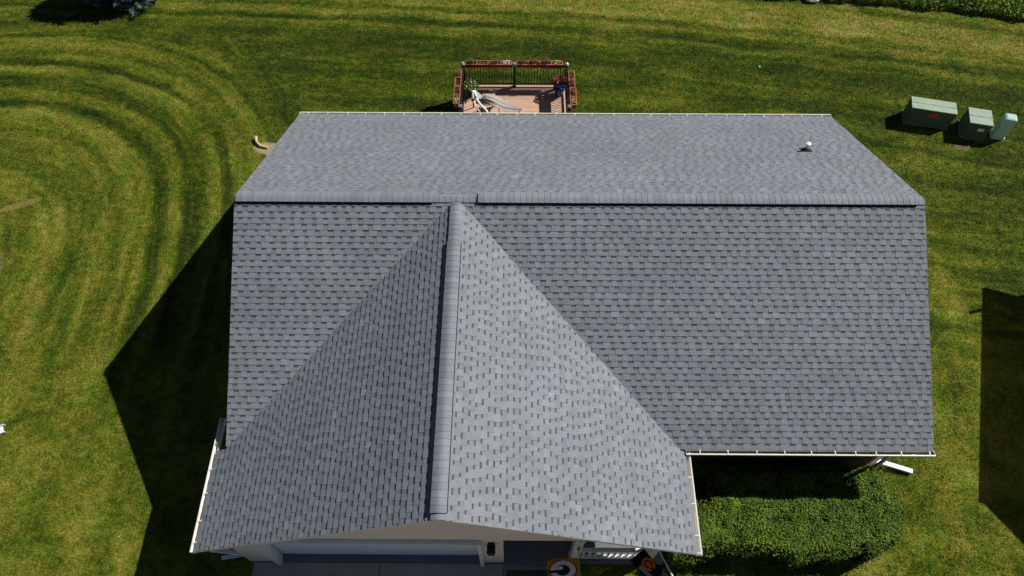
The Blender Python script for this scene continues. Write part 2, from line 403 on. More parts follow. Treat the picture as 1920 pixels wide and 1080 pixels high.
def shingles(b, O, U, V, vmax, ul, ur, seed, e=.1445):
    rnd = random.Random(seed)
    O, U, V = Vector(O), Vector(U), Vector(V); N = U.cross(V)
    if N.z < 0: N = -N
    nc = math.ceil(vmax/e)
    def pt(u, v, h): return O + U*max(ul(v), min(ur(v), u)) + V*v + N*h
    def quad(u0, u1, v0, v1, h0, h1, t, m=0):
        q = [pt(u0, v0, h0), pt(u1, v0, h0), pt(u1, v1, h1), pt(u0, v1, h1)]
        if (q[0]-q[1]).length < .002 and (q[2]-q[3]).length < .002: return
        b.add(q, [(0, 1, 2, 3)], m, t)
    for i in range(nc):
        v0 = i*e; v1 = min(vmax, v0+e); 
        lo = min(ul(v0), ul(v1)); hi = max(ur(v0), ur(v1))
        H0, H1 = .0095, .002; T = .0055
        u = lo - rnd.random()*.3; ctone = rnd.uniform(.97, 1.03)
        tooth = rnd.random() < .5; gt = 1
        while u < hi:
            wdt = rnd.choice((.115, .13, .15, .17, .19)) if tooth else rnd.choice((.09, .105, .12, .14))
            u1 = u + wdt
            if u1 > lo:
                if tooth:
                    t = ctone*rnd.choice((.90, .96, 1, 1, 1.04, 1.09))*rnd.uniform(.96, 1.04)
                    if rnd.random() < .03: t *= 1.12
                    quad(u, u1, v0, v1, H0+T, H1+T*.4, t)
                    b_ = [pt(u, v0, 0), pt(u1, v0, 0), pt(u1, v0, H0+T), pt(u, v0, H0+T)]
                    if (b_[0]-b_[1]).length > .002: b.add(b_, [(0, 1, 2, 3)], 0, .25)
                    for uu in (u, u1):
                        if lo < uu < hi:
                            g = .004 if uu == u1 else -.004
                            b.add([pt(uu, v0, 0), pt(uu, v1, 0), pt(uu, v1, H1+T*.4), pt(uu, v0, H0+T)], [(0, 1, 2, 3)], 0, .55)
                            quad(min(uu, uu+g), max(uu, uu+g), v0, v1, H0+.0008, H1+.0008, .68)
                else:
                    t = ctone*rnd.choice((.88, .95, 1, 1.03))*rnd.uniform(.95, 1.03)
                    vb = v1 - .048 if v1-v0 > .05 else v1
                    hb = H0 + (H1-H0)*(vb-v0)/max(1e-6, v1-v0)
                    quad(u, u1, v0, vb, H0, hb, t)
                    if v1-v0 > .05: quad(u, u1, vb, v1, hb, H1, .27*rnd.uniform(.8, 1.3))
                    b_ = [pt(u, v0, 0), pt(u1, v0, 0), pt(u1, v0, H0), pt(u, v0, H0)]
                    if (b_[0]-b_[1]).length > .002: b.add(b_, [(0, 1, 2, 3)], 0, .45)
            u = u1; tooth = not tooth

def zmain(y): return RH - P_*abs(y)
def build_roof():
    roof = empty('roof', (0, 0, 0), None, None); del_keys = [k for k in ('label', 'category') if k in roof]
    roof.parent = house
    # solid decks under the shingles (fascia, rake boards and soffits in white trim)
    b = MB(); t = .14
    def slab(poly_top):      # prism straight down from a sloped polygon
        n = len(poly_top); top = [Vector(q) for q in poly_top]; bot = [q - Vector((0, 0, t)) for q in top]
        b.add(top+bot, [tuple(range(n)), tuple(range(n, 2*n))[::-1]] + [(i, n+i, n+(i+1) % n, (i+1) % n) for i in range(n)])
    e = .012
    xl, xr = XL+.012, XR-.012; off = .004
    slab([(xl, 0, RH-off), (xr, 0, RH-off), (xr, A2-e, zmain(A2-e)-off), (xl, A2-e, zmain(A2-e)-off)])
    slab([(xl, 0, RH-off), (xl, -A+e, zmain(A-e)-off), (xr, -A+e, zmain(A-e)-off), (xr, 0, RH-off)])
    yl = -L+.012; zg = lambda x: RH - P_*abs(x) + .001
    slab([(0, -.2, zg(0)-off), (0, yl, zg(0)-off), (BR-e, yl, zg(BR-e)-off), (BR-e, -BR-.12, zg(BR-e)-off)])
    slab([(0, -.2, zg(0)-off), (-BL+e, -BL-.1, zg(BL-e)-off), (-BL+e, yl, zg(BL-e)-off), (0, yl, zg(0)-off)])
    b.build('roof_deck', M['white'], roof)
    vlen = lambda run: run/cosp
    # back slope
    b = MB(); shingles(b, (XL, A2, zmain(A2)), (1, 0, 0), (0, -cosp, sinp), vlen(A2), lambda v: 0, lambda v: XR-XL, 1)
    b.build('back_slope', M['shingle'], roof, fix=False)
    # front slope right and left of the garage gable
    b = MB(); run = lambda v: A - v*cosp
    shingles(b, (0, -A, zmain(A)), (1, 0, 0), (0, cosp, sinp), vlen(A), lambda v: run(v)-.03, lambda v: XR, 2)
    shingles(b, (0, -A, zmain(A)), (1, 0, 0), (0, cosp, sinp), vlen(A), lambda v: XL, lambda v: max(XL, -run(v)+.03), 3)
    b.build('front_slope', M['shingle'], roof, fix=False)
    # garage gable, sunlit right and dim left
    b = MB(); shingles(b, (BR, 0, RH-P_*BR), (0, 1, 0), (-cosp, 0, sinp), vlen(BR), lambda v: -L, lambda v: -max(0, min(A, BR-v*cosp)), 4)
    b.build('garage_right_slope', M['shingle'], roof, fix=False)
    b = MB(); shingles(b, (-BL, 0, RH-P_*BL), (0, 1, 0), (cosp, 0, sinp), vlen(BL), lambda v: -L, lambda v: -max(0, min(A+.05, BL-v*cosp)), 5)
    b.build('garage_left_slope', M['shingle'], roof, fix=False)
    # ridge caps and vents
    def caps(name, a, bb, side, lift, wd, vent):
        a, bb = Vector(a), Vector(bb); D = (bb-a).normalized(); Ln = (bb-a).length; sd_ = Vector(side)
        rnd = random.Random(len(name)+int(Ln*10)); c = MB()
        ns_ = 10; rr_ = .085
        prof = [(wd*(2*q_/ns_-1), RH - P_*(math.sqrt((wd*(2*q_/ns_-1))**2 + rr_**2) - .35*rr_)*.96) for q_ in range(ns_+1)]
        k = 0; p = 0.
        while p < Ln-.01:
            q = min(Ln, p+.143); tn = rnd.uniform(.90, 1.13)
            r0 = [a + D*p + sd_*s + Vector((0, 0, z - a.z + lift + .012)) for s, z in prof]
            r1 = [a + D*q + sd_*s + Vector((0, 0, z - a.z + lift + .006)) for s, z in prof]
            n = len(prof)
            c.add(r0+r1, [(i, i+1, n+i+1, n+i) for i in range(n-1)], 0, tn)
            c.add(r0 + [v - Vector((0, 0, .010)) for v in r0], [(i, i+1, n+i+1, n+i) for i in range(n-1)], 0, .4)
            for s in (0, n-1):
                c.add([r0[s], r1[s], r1[s]-Vector((0, 0, .012)), r0[s]-Vector((0, 0, .012))], [(0, 1, 2, 3)], 0, .5)
            p = q
        o = c.build('ridge_cap', M['shingle'], roof, fix=False, smooth=False)
        if vent:
            v = MB(); w2 = wd-.006; f2 = wd+.014
            v.prism([sd_*s_ + Vector((0, 0, z_)) for s_, z_ in ((-f2, RH-P_*f2+.03), (0, RH-.02), (f2, RH-P_*f2+.03), (f2, RH-P_*f2-.02), (0, RH-.03), (-f2, RH-P_*f2-.02))], Vector((a.x, a.y, 0))+D*.015, Vector((bb.x, bb.y, 0))-D*.015)
            pr = [(-w2, RH-P_*w2+lift+.004), (0, RH+lift-.05), (w2, RH-P_*w2+lift+.004), (w2, RH-P_*w2-.02), (0, RH-.02), (-w2, RH-P_*w2-.02)]
            pl = [sd_*s + Vector((0, 0, z)) for s, z in pr]
            e0 = Vector((a.x, a.y, 0)); e1 = Vector((bb.x, bb.y, 0))
            v.prism(pl, e0+D*.01, e1-D*.01)
            # louvre lip along both edges
            for sg in (-1, 1):
                for h_ in (.004, .018):
                    q0 = e0 + sd_*(sg*(w2+.006)) + Vector((0, 0, RH-P_*(w2+.006)+lift-.012-h_)); q1 = q0 + D*Ln
                    v.bar(q0+D*.012, q1-D*.012, .014, .006)
            ob = v.build('ridge_vent', M['black'], roof)
            o.parent = roof
    caps('main_plain', (XL+.0, 0, RH), (XR, 0, RH), (0, 1, 0), .020, .122, False)
    caps('vent_left', (-5.22, 0, RH), (-.56, 0, RH), (0, 1, 0), .064, .150, True)
    caps('vent_right', (.51, 0, RH), (10.86, 0, RH), (0, 1, 0), .064, .150, True)
    caps('garage_plain', (0, -L, RH), (0, -.16, RH), (1, 0, 0), .03, .14, False)
    caps('garage_vent', (0, -L+.12, RH), (0, -1.25, RH), (1, 0, 0), .058, .155, True)
    # plumbing vent with flashing on the back slope
    vx, vy = 9.32, 2.87; vz = zmain(vy)
    b = MB(); b.lathe([(.042, -.05), (.042, .24), (.034, .24), (.034, .2)], (vx, vy, vz), 14)
    b.lathe([(.02, .23), (.06, .232), (.064, .25), (.03, .256)], (vx, vy, vz+.02), 14)
    pipe = b.build('vent_pipe', M['bare_white'], roof, smooth=False)
    b = MB(); b.lathe([(.11, -.01), (.09, .03), (.055, .07), (.046, .085)], (vx, vy, vz+.01), 14)
    tr = Matrix(((1, 0, 0), (0, cosp, sinp), (0, -sinp, cosp)))
    b.box((vx, vy, vz+.016), (.3, .3, .004), M=tr)
    b.build('pipe_boot', M['rubber'], pipe)
    return roof
roof = build_roof()

# ---- gutters
def gutter(a, bb, out, hangers, dirt=None):
    a, bb, out = Vector(a), Vector(bb), Vector(out); Z = Vector((0, 0, 1)); D = (bb-a).normalized()
    pr = [(0, 0), (0, -.115), (.075, -.115), (.125, -.045), (.125, .004), (.098, .004), (.098, -.006), (.116, -.012), (.116, -.042), (.070, -.106), (.008, -.106), (.008, 0)]
    b = MB(); b.prism([out*x + Z*z for x, z in pr], a, bb)
    for q, sg in ((a, 1), (bb, -1)):
        b.prism([out*x + Z*z for x, z in [(0.001, -.001), (.001, -.113), (.074, -.113), (.123, -.044), (.123, -.001)]], q+D*sg*.001, q+D*sg*.005)
    g = b.build('gutter', M['gutter_white'], house)
    b = MB()
    if dirt: b.prism([out*x + Z*z for x, z in [(.009, -.105), (.009, -.085), (.07, -.088), (.082, -.09), (.07, -.105)]], a+D*.01, bb-D*.01)
    if dirt: b.build('gutter_sediment', M[dirt], g)
    for s in hangers:
        q = a + (bb-a)*s; h = MB()
        h.bar(q + out*.0 + Z*.004, q + out*.12 + Z*.009, .02, .006)
        h.bar(q + out*.0 + Z*.008, q + out*.03 + Z*.014, .03, .006)
        h.build('gutter_hanger', M['gutter_white'], g)
    return g
zf = zmain(A)-.01
fx = [1310, 1363, 1418, 1471, 1522, 1567, 1606, 1645, 1693, 1747]
gutter((BR+.01, -A+.005, zf), (XR+.02, -A+.005, zf), (0, -1, 0), [(x-1283)/(1757-1283) for x in fx], 'gutter_dirt')
gutter((XL-.02, A2-.005, zmain(A2)-.01), (XR+.02, A2-.005, zmain(A2)-.01), (0, 1, 0), [(i+.5+random.uniform(-.08, .08))/28 for i in range(28)], 'gutter_grey')
zg_r = RH-P_*BR-.01; zg_l = RH-P_*BL-.01
gutter((BR-.005, -L-.01, zg_r), (BR-.005, -A-.03, zg_r), (1, 0, 0), [.02, .18, .48, .74, .98])
gutter((-BL+.005, -L-.01, zg_l), (-BL+.005, -A+.75, zg_l), (-1, 0, 0), [.07, .22, .42, .6, .8])

def wallbox(x0, x1, y0, y1, z0, z1, m, name='wall'):
    b = MB(); b.box(((x0+x1)/2, (y0+y1)/2, (z0+z1)/2), (x1-x0, y1-y0, z1-z0)); return b.build(name, M[m], house)
def walls():
    x0, x1, y0, y1 = XL+.3, XR-.35, -A+.42, A2-.42; zt = 2.42
    b = MB(); t = .15
    # shell of the main house, gables included; openings are set in as windows and doors
    def gable(x, sgn):
        zz = lambda y: RH-P_*abs(y)-.16
        poly = [(x, y0, .0), (x, y1, .0), (x, y1, zz(y1)), (x, 0, zz(0)), (x, y0, zz(y0))]
        b.prism([Vector(p) for p in poly], (0, 0, 0), (t*sgn, 0, 0))
    gable(x0, 1); gable(x1, -1)
    b.box(((x0+x1)/2, y1-t/2, 1.28), (x1-x0-2*t-.004, t, 2.56))
    b.build('wall', M['siding'], house)
    b = MB(); b.box(((x0+x1)/2, y0+t/2, 1.27), (x1-x0-2*t-.004, t, 2.54)); b.build('front_wall', M['brick'], house)
    # garage: left side wall, front piers, gable with the door header, partition beside the porch
    gx0, gx1, px = -5.05, 5.0, 1.16
    b = MB()
    b.box((gx0+t/2, (YW-A+.42)/2+.1, 1.15), (t, abs(YW+A-.42)-.2, 2.3))
    b.box(((gx0-4.28)/2, YW+.1, 1.17), (abs(gx0+4.28), .2, 2.34))
    b.box(((.62+px)/2, YW+.1, 1.17), (px-.62, .2, 2.34))
    b.box((px-.08, (YW+.2-A+.42)/2, 1.17), (.16, abs(YW+.2+A-.42)-.004, 2.34))
    zh = 2.345
    zz = lambda x: RH-P_*abs(x)-.15
    xe = (RH-.15-zh)/P_
    b.prism([Vector((-xe, YW, zh)), Vector((xe, YW, zh)), Vector((0, YW, zz(0)))], (0, 0, 0), (0, .2, 0))
    b.build('garage_wall', M['siding'], house)
    b = MB()      # soffit over the porch and door header trim
    b.box((3.1, (YW+.2-A+.42)/2, 2.37), (3.8, abs(YW+.2+A-.42)-.01, .03))
    b.box((-1.83, YW+.012, 2.325), (5.0, .22, .036))
    for x in (-4.30, .64): b.box((x, YW+.012, 1.15), (.08, .225, 2.3))
    b.build('door_trim', M['white'], house)
    # garage door with horizontal panel sections
    b = MB()
    for i in range(4):
        b.box((-1.83, YW+.19, .285+i*.565), (4.86, .04, .552))
        for j in range(8): b.box((-4.0+j*.62, YW+.168, .285+i*.565), (.46, .008, .34))
    b.build('garage_door', M['door_white'], house, bevel=.006)
    b = MB(); b.box((-1.83, YW+.12, .004), (4.86, .26, .04)); b.build('door_sill', M['walk'], house)
    # front door and window on the porch, windows on other sides
    def window(cx, cy, cz, w, h, axis):
        f = MB(); 
        def bx(u, z, du, dz, dd, off=0):
            c, d = ((cx+u, cy+off, cz+z), (du, dd, dz)) if axis == 'y' else ((cx+off, cy+u, cz+z), (dd, du, dz))
            f.box(c, d)
        for s in (-1, 1): bx(s*w/2, 0, .07, h+.07, .09); bx(0, s*h/2, w-.072, .07, .085)
        bx(0, 0, w-.072, .045, .08)
        fr = f.build('window', M['bare_white'], house)
        f = MB(); bx(0, 0, w-.07, h-.07, .02); f.build('pane', M['glass'], fr)
    for x in (-3.4, 5.6, 8.8): window(x, A2-.42, 1.5, 1.2, 1.1, 'y')
    for y in (-2.0, 2.2): window(XR-.35, y, 1.5, 1.1, 1.1, 'x'); window(XL+.3, y, 1.5, 1.1, 1.1, 'x')
    d = MB(); d.box((2.2, -A+.40, 1.14), (.95, .06, 2.05)); d.box((2.2, -A+.365, 1.6), (.55, .012, .7)); d.box((2.2, -A+.365, .65), (.55, .012, .6))
    dr = d.build('front_door', M['maroon'], house, bevel=.004)
    d = MB(); d.lathe([(.02, 0), (.035, .02), (.03, .05)], (2.58, -A+.33, 1.05), 10); d.build('handle', M['silver'], dr)
    d = MB(); d.box((1.35, A2-.40, 1.5), (1.8, .06, 2.0)); sd2 = d.build('patio_door', M['bare_white'], house)
    d = MB()
    for s in (-.44, .44): d.box((1.35+s, A2-.365, 1.5), (.72, .012, 1.8))
    d.build('pane', M['glass'], sd2)
    # wall lantern between the garage door and the porch
    b = MB(); x = .90; b.box((x, YW-.012, 2.02), (.14, .024, .3)); b.bar((x, YW-.01, 2.1), (x, YW-.14, 2.14), .025)
    b.box((x, YW-.13, 1.92), (.13, .13, .24)); b.box((x, YW-.13, 2.06), (.19, .19, .03)); b.box((x, YW-.13, 1.785), (.15, .15, .025)); b.bar((x, YW-.13, 2.07), (x, YW-.13, 2.13), .05)
    b.build('wall_lantern', M['bronze'], house)
    # red cabinet on the side wall of the garage
    b = MB(); b.box((-5.17, YW+.18, 1.12), (.22, .22, .42)); b.box((-5.17, YW+.18, 1.34), (.26, .26, .03)); b.build('wall_cabinet', M['maroon'], house, bevel=.008)
    # porch: slab, posts, railing
    b = MB(); b.box((3.1, (YW-.02-A+.42)/2, .075), (3.86, abs(YW-.02+A-.42)-.004, .15)); b.build('porch_floor', M['walk'], house, bevel=.01)
    for x, wd in ((2.86, .20), (4.62, .22)):
        b = MB(); b.box((x, YW+.11, 1.25), (wd, .2, 2.19)); b.box((x, YW+.11, .2), (wd+.05, .25, .1)); b.box((x, YW+.11, 2.27), (wd+.05, .25, .08)); b.build('porch_column', M['white'], house, bevel=.01)
    rl = MB(); rl.box((3.73, YW+.1, 1.0), (1.52, .1, .07)); ra = rl.build('porch_railing', M['white'], house, bevel=.008)
    b = MB(); b.box((3.73, YW+.1, .3), (1.52, .09, .06)); b.build('bottom_rail', M['white'], ra)
    for i in range(10):
        b = MB(); b.box((3.06+i*.149, YW+.1, .65), (.045, .045, .64)); b.build('baluster', M['white'], ra)
walls()

def downspouts():
    b = MB()      # right front corner: white extension lying out over the grass
    x, y = 10.62, -A-.02
    b.bar((x, y-.06, zf-.1), (x, y+.28, zf-.35), .08, .06); b.bar((x, y+.3, zf-.33), (x, y+.3, .16), .08, .06)
    b.bar((10.74, -4.64, .17), (11.72, -4.92, .08), .12, .08)
    b.build('downspout', M['bare_white'], house, bevel=.008)
    b = MB()      # left front corner under the garage gutter
    b.bar((-BL-.05, -L+.16, zg_l-.1), (-5.12, YW+.14, zg_l-.38), .085, .065); b.bar((-5.12, YW+.14, zg_l-.36), (-5.12, YW+.14, .12), .085, .065)
    b.bar((-5.08, YW+.03, .80), (-5.66, YW+.04, 1.10), .12, .09)
    b.bar((-5.12, YW+.14, .1), (-5.75, YW+.05, .06), .085, .065)
    b.build('downspout', M['bare_white'], house, bevel=.008)
    b = MB()      # back left corner
    b.bar((XL+.1, A2+.06, zmain(A2)-.12), (XL+.3, A2-.36, zmain(A2)-.4), .08, .06); b.bar((XL+.3, A2-.36, zmain(A2)-.38), (XL+.3, A2-.36, .12), .08, .06)
    b.build('downspout', M['bare_white'], house, bevel=.008)
downspouts()

# ------------------------------------------------------------------ the deck behind the house
ZD = .545
DX0, DX1, DY0, DY1 = -.46, 3.14, A2-.40, 8.62
deck = empty('timber_deck', (0, 0, 0), 'raised reddish wooden deck with dark railings behind the house', 'deck')
def build_deck():
    b = MB(); w = .14; n = int((DY1-DY0)/w); rnd = random.Random(3)
    for i in range(n+1):
        y = DY0+.07+i*w
        if y > DY1: break
        b.box(((DX0+DX1)/2, y, ZD-.014), (DX1-DX0, w-.008, .028), t=rnd.uniform(.86, 1.1))
    b.build('deck_floor', M['decking'], deck)
    b = MB()
    b.box(((DX0+DX1)/2, DY1-.03, ZD-.13), (DX1-DX0-.02, .04, .19)); 
    for x in (DX0+.03, DX1-.03): b.box((x, (DY0+DY1)/2, ZD-.13), (.04, DY1-DY0-.1, .19))
    b.build('rim_board', M['decking'], deck)
    hp = .98; yb = 8.60
    posts = [(-.42, yb, 1), (1.33, yb, 0), (3.10, yb, 1), (-.42, 6.62, 0), (3.12, 6.62, 0)]
    for x, y, s in posts:
        b = MB(); b.box((x, y, (ZD+hp)/2+.03), (.1, .1, ZD+hp-.06)); p = b.build('post', M['bronze'], deck)
        b = MB(); b.box((x, y, ZD+hp+.015), (.135, .135, .03)); 
        if s: b.lathe([(.055, 0), (.06, .02), (.045, .05), (.01, .065)], (x, y, ZD+hp+.03), 12)
        else: b.box((x, y, ZD+hp+.045), (.10, .10, .03))
        b.build('post_cap', M['silver'] if s else M['cap_grey'], p)
    def rail(a, bb, n):
        a, bb = Vector((*a, 0)), Vector((*bb, 0)); Z = Vector((0, 0, 1))
        r = MB(); r.bar(a+Z*(ZD+.92), bb+Z*(ZD+.92), .07, .045); rr = r.build('railing', M['bronze'], deck)
        r = MB(); r.bar(a+Z*(ZD+.12), bb+Z*(ZD+.12), .05, .045); r.build('bottom_rail', M['bronze'], rr)
        for i in range(n):
            q = a + (bb-a)*((i+.5)/n); r = MB(); r.box(q+Z*(ZD+.52), (.02, .02, .76)); r.build('baluster', M['bronze'], rr)
    rail((-.365, yb), (1.275, yb), 17); rail((1.385, yb), (3.045, yb), 17)
    rail((-.42, yb-.055), (-.42, 6.675), 18); rail((3.10, yb-.055), (3.12, 6.675), 18)
    rail((-.42, 6.565), (-.42, DY0+.05), 13); rail((3.12, 6.565), (3.12, DY0+.05), 13)
build_deck()

def leaves(b, c, rad, n, size, rnd, m=0, flat=.6, up=.5):
    c = Vector(c)
    for i in range(n):
        while True:
            q = Vector((rnd.uniform(-1, 1), rnd.uniform(-1, 1), rnd.uniform(-1, 1)))
            if q.length < 1: break
        p = c + Vector((q.x*rad[0], q.y*rad[1], q.z*rad[2]))
        nrm = Vector((rnd.uniform(-1, 1), rnd.uniform(-1, 1), rnd.uniform(-.2, 1)+up)).normalized()
        u = nrm.orthogonal().normalized(); v = nrm.cross(u); an = rnd.uniform(0, 6.28)
        d = u*math.cos(an)+v*math.sin(an); e = nrm.cross(d); s = size*rnd.uniform(.6, 1.3)
        b.add([p-d*s, p+e*s*flat*.5, p+d*s, p-e*s*flat*.5], [(0, 1, 2, 3)], m, rnd.uniform(.5, 1.5))

def planter(cx, cy, cz, length, along_x, seed, plants, label):
    """railing planter: hollow terracotta trough of two cells, soil and plants"""
    rnd = random.Random(seed); W = .2; Hh = .19
    o = empty('railing_planter', (cx, cy, cz), label, 'planter', 'terracotta planters hooked over the deck railing')
    def T(u, v, z): return Vector((cx+u, cy+v, cz+z)) if along_x else Vector((cx+v, cy+u, cz+z))
    b = MB(); l, w_ = length/2, W/2
    def bx(u, v, z, du, dv, dz):
        b.box(T(u, v, z), (du, dv, dz) if along_x else (dv, du, dz))
    bx(0, 0, -Hh+.01, length-.06, W-.04, .02)
    for s in (-1, 1):
        bx(0, s*(w_-.012), -Hh/2, length-.03, .012, Hh-.02); bx(s*(l-.012), 0, -Hh/2, .012, W-.04, Hh-.02)
        bx(0, s*(w_-.006), 0, length, .028, .022); bx(s*(l-.006), 0, 0, .028, W-.03, .021)
    bx(0, 0, -.01, .03, W-.04, .04)
    b.build('trough', M['terra'], o)
    b = MB()
    for s in (-1, 1): bx(s*l*.5, 0, -.05, l-.04, W-.05, .02)
    b.build('soil', M['soil'], o)
    for s, kind in zip((-1, 1), plants):
        if not kind: continue
        mat, hgt, n, sz = kind; b = MB()
        c = T(s*l*.5, 0, hgt*.45-.03)
        leaves(b, c, (l*.42, .085, hgt*.55) if along_x else (.085, l*.42, hgt*.55), n, sz, rnd)
        for q in range(10):
            a = T(s*l*.5+rnd.uniform(-.15, .15)*.9, rnd.uniform(-.05, .05), -.04); b.tube([a, a+Vector((rnd.uniform(-.06, .06), rnd.uniform(-.06, .06), hgt*rnd.uniform(.5, 1)))], .004, 4)
        b.build('plant', M[mat], o, fix=False)
G = ('flowerleaf', .2, 150, .038); D_ = ('dryleaf', .22, 170, .028); Wf = ('whitefl', .12, 70, .04); Y_ = ('yellowfl', .12, 60, .03); D2 = ('dryleaf', .32, 200, .032); G2 = ('flowerleaf', .1, 50, .03)
ZR = ZD + .99
planter(.05, 8.68, ZR, .77, True, 1, (G, G2), 'terracotta railing planter with pale green plants beside the silver-capped left rear post')
planter(.86, 8.68, ZR, .76, True, 2, (D_, Wf), 'terracotta rear railing planter with white blossoms, left of the middle post')
planter(1.79, 8.68, ZR, .76, True, 3, (D_, D_), 'terracotta rear railing planter with low rusty plants, just right of the middle post')
planter(2.58, 8.68, ZR, .76, True, 4, (D2, Y_), 'terracotta rear railing planter with tall rusty and yellow plants near the right rear post')
planter(-.55, 7.98, ZR-.02, .78, False, 5, (None, D_), 'nearly bare terracotta planter on the left deck railing, farther from the house')
planter(-.56, 7.16, ZR-.02, .78, False, 6, (Y_, G2), 'terracotta planter with pale yellow blooms on the left deck railing, nearer the house')
planter(3.25, 7.92, ZR-.02, .78, False, 7, (D_, G2), 'terracotta planter with sparse rusty plants on the right deck railing, farther from the house')
planter(3.27, 7.12, ZR-.02, .78, False, 8, (Y_, D_), 'terracotta planter with a yellow plant on the right deck railing, nearer the house')

def pots():
    rnd = random.Random(21)
    o = empty('flower_pot', (2.85, 8.22, ZD), 'blue glazed pot of magenta flowers in the deck corner', 'flower pot')
    b = MB(); b.lathe([(.12, 0), (.17, .2), (.19, .32), (.21, .34), (.21, .38), (.17, .38), (.16, .32)], (2.87, 8.2, ZD+.002), 20); b.build('pot', M['bluepot'], o, smooth=False)
    b = MB(); leaves(b, (2.85, 8.26, ZD+.58), (.27, .24, .18), 260, .05, rnd); b.build('foliage', M['dryleaf'], o, fix=False)
    b = MB(); leaves(b, (2.87, 8.22, ZD+.65), (.22, .2, .15), 130, .042, rnd, flat=1.); b.build('blossoms', M['pink'], o, fix=False)
    o = empty('flower_pot', (-.14, 8.2, ZD), 'dark pot of leafy green and yellow plants in the left deck corner', 'flower pot')
    b = MB(); b.lathe([(.12, 0), (.18, .25), (.2, .3), (.17, .3), (.16, .26)], (-.14, 8.2, ZD+.002), 18); b.build('pot', M['bronze'], o)
    b = MB(); leaves(b, (-.12, 8.2, ZD+.42), (.3, .3, .2), 300, .05, rnd); b.build('foliage', M['flowerleaf'], o, fix=False)
    b = MB(); leaves(b, (-.12, 8.1, ZD+.5), (.22, .22, .12), 40, .035, rnd, flat=1.); b.build('blossoms', M['yellowfl'], o, fix=False)
    for x, y, r, lb in ((.62, 8.28, .07, 'small grey stone ornament in the railing shade, left half of the deck'), (2.22, 8.25, .075, 'small tan ornament on the deck beside the blue pot')):
        b = MB(); b.lathe([(r*.7, 0), (r, r*.5), (r*.8, r*1.2), (r*.35, r*1.6), (r*.5, r*2.0), (r*.3, r*2.4), (.005, r*2.5)], (x, y, ZD+.002), 10)
        b.box((x-.09, y-.03, ZD+.022), (.16, .06, .04), rz=.5)
        tag(b.build('garden_ornament', M['stone']), lb, 'ornament')
pots()

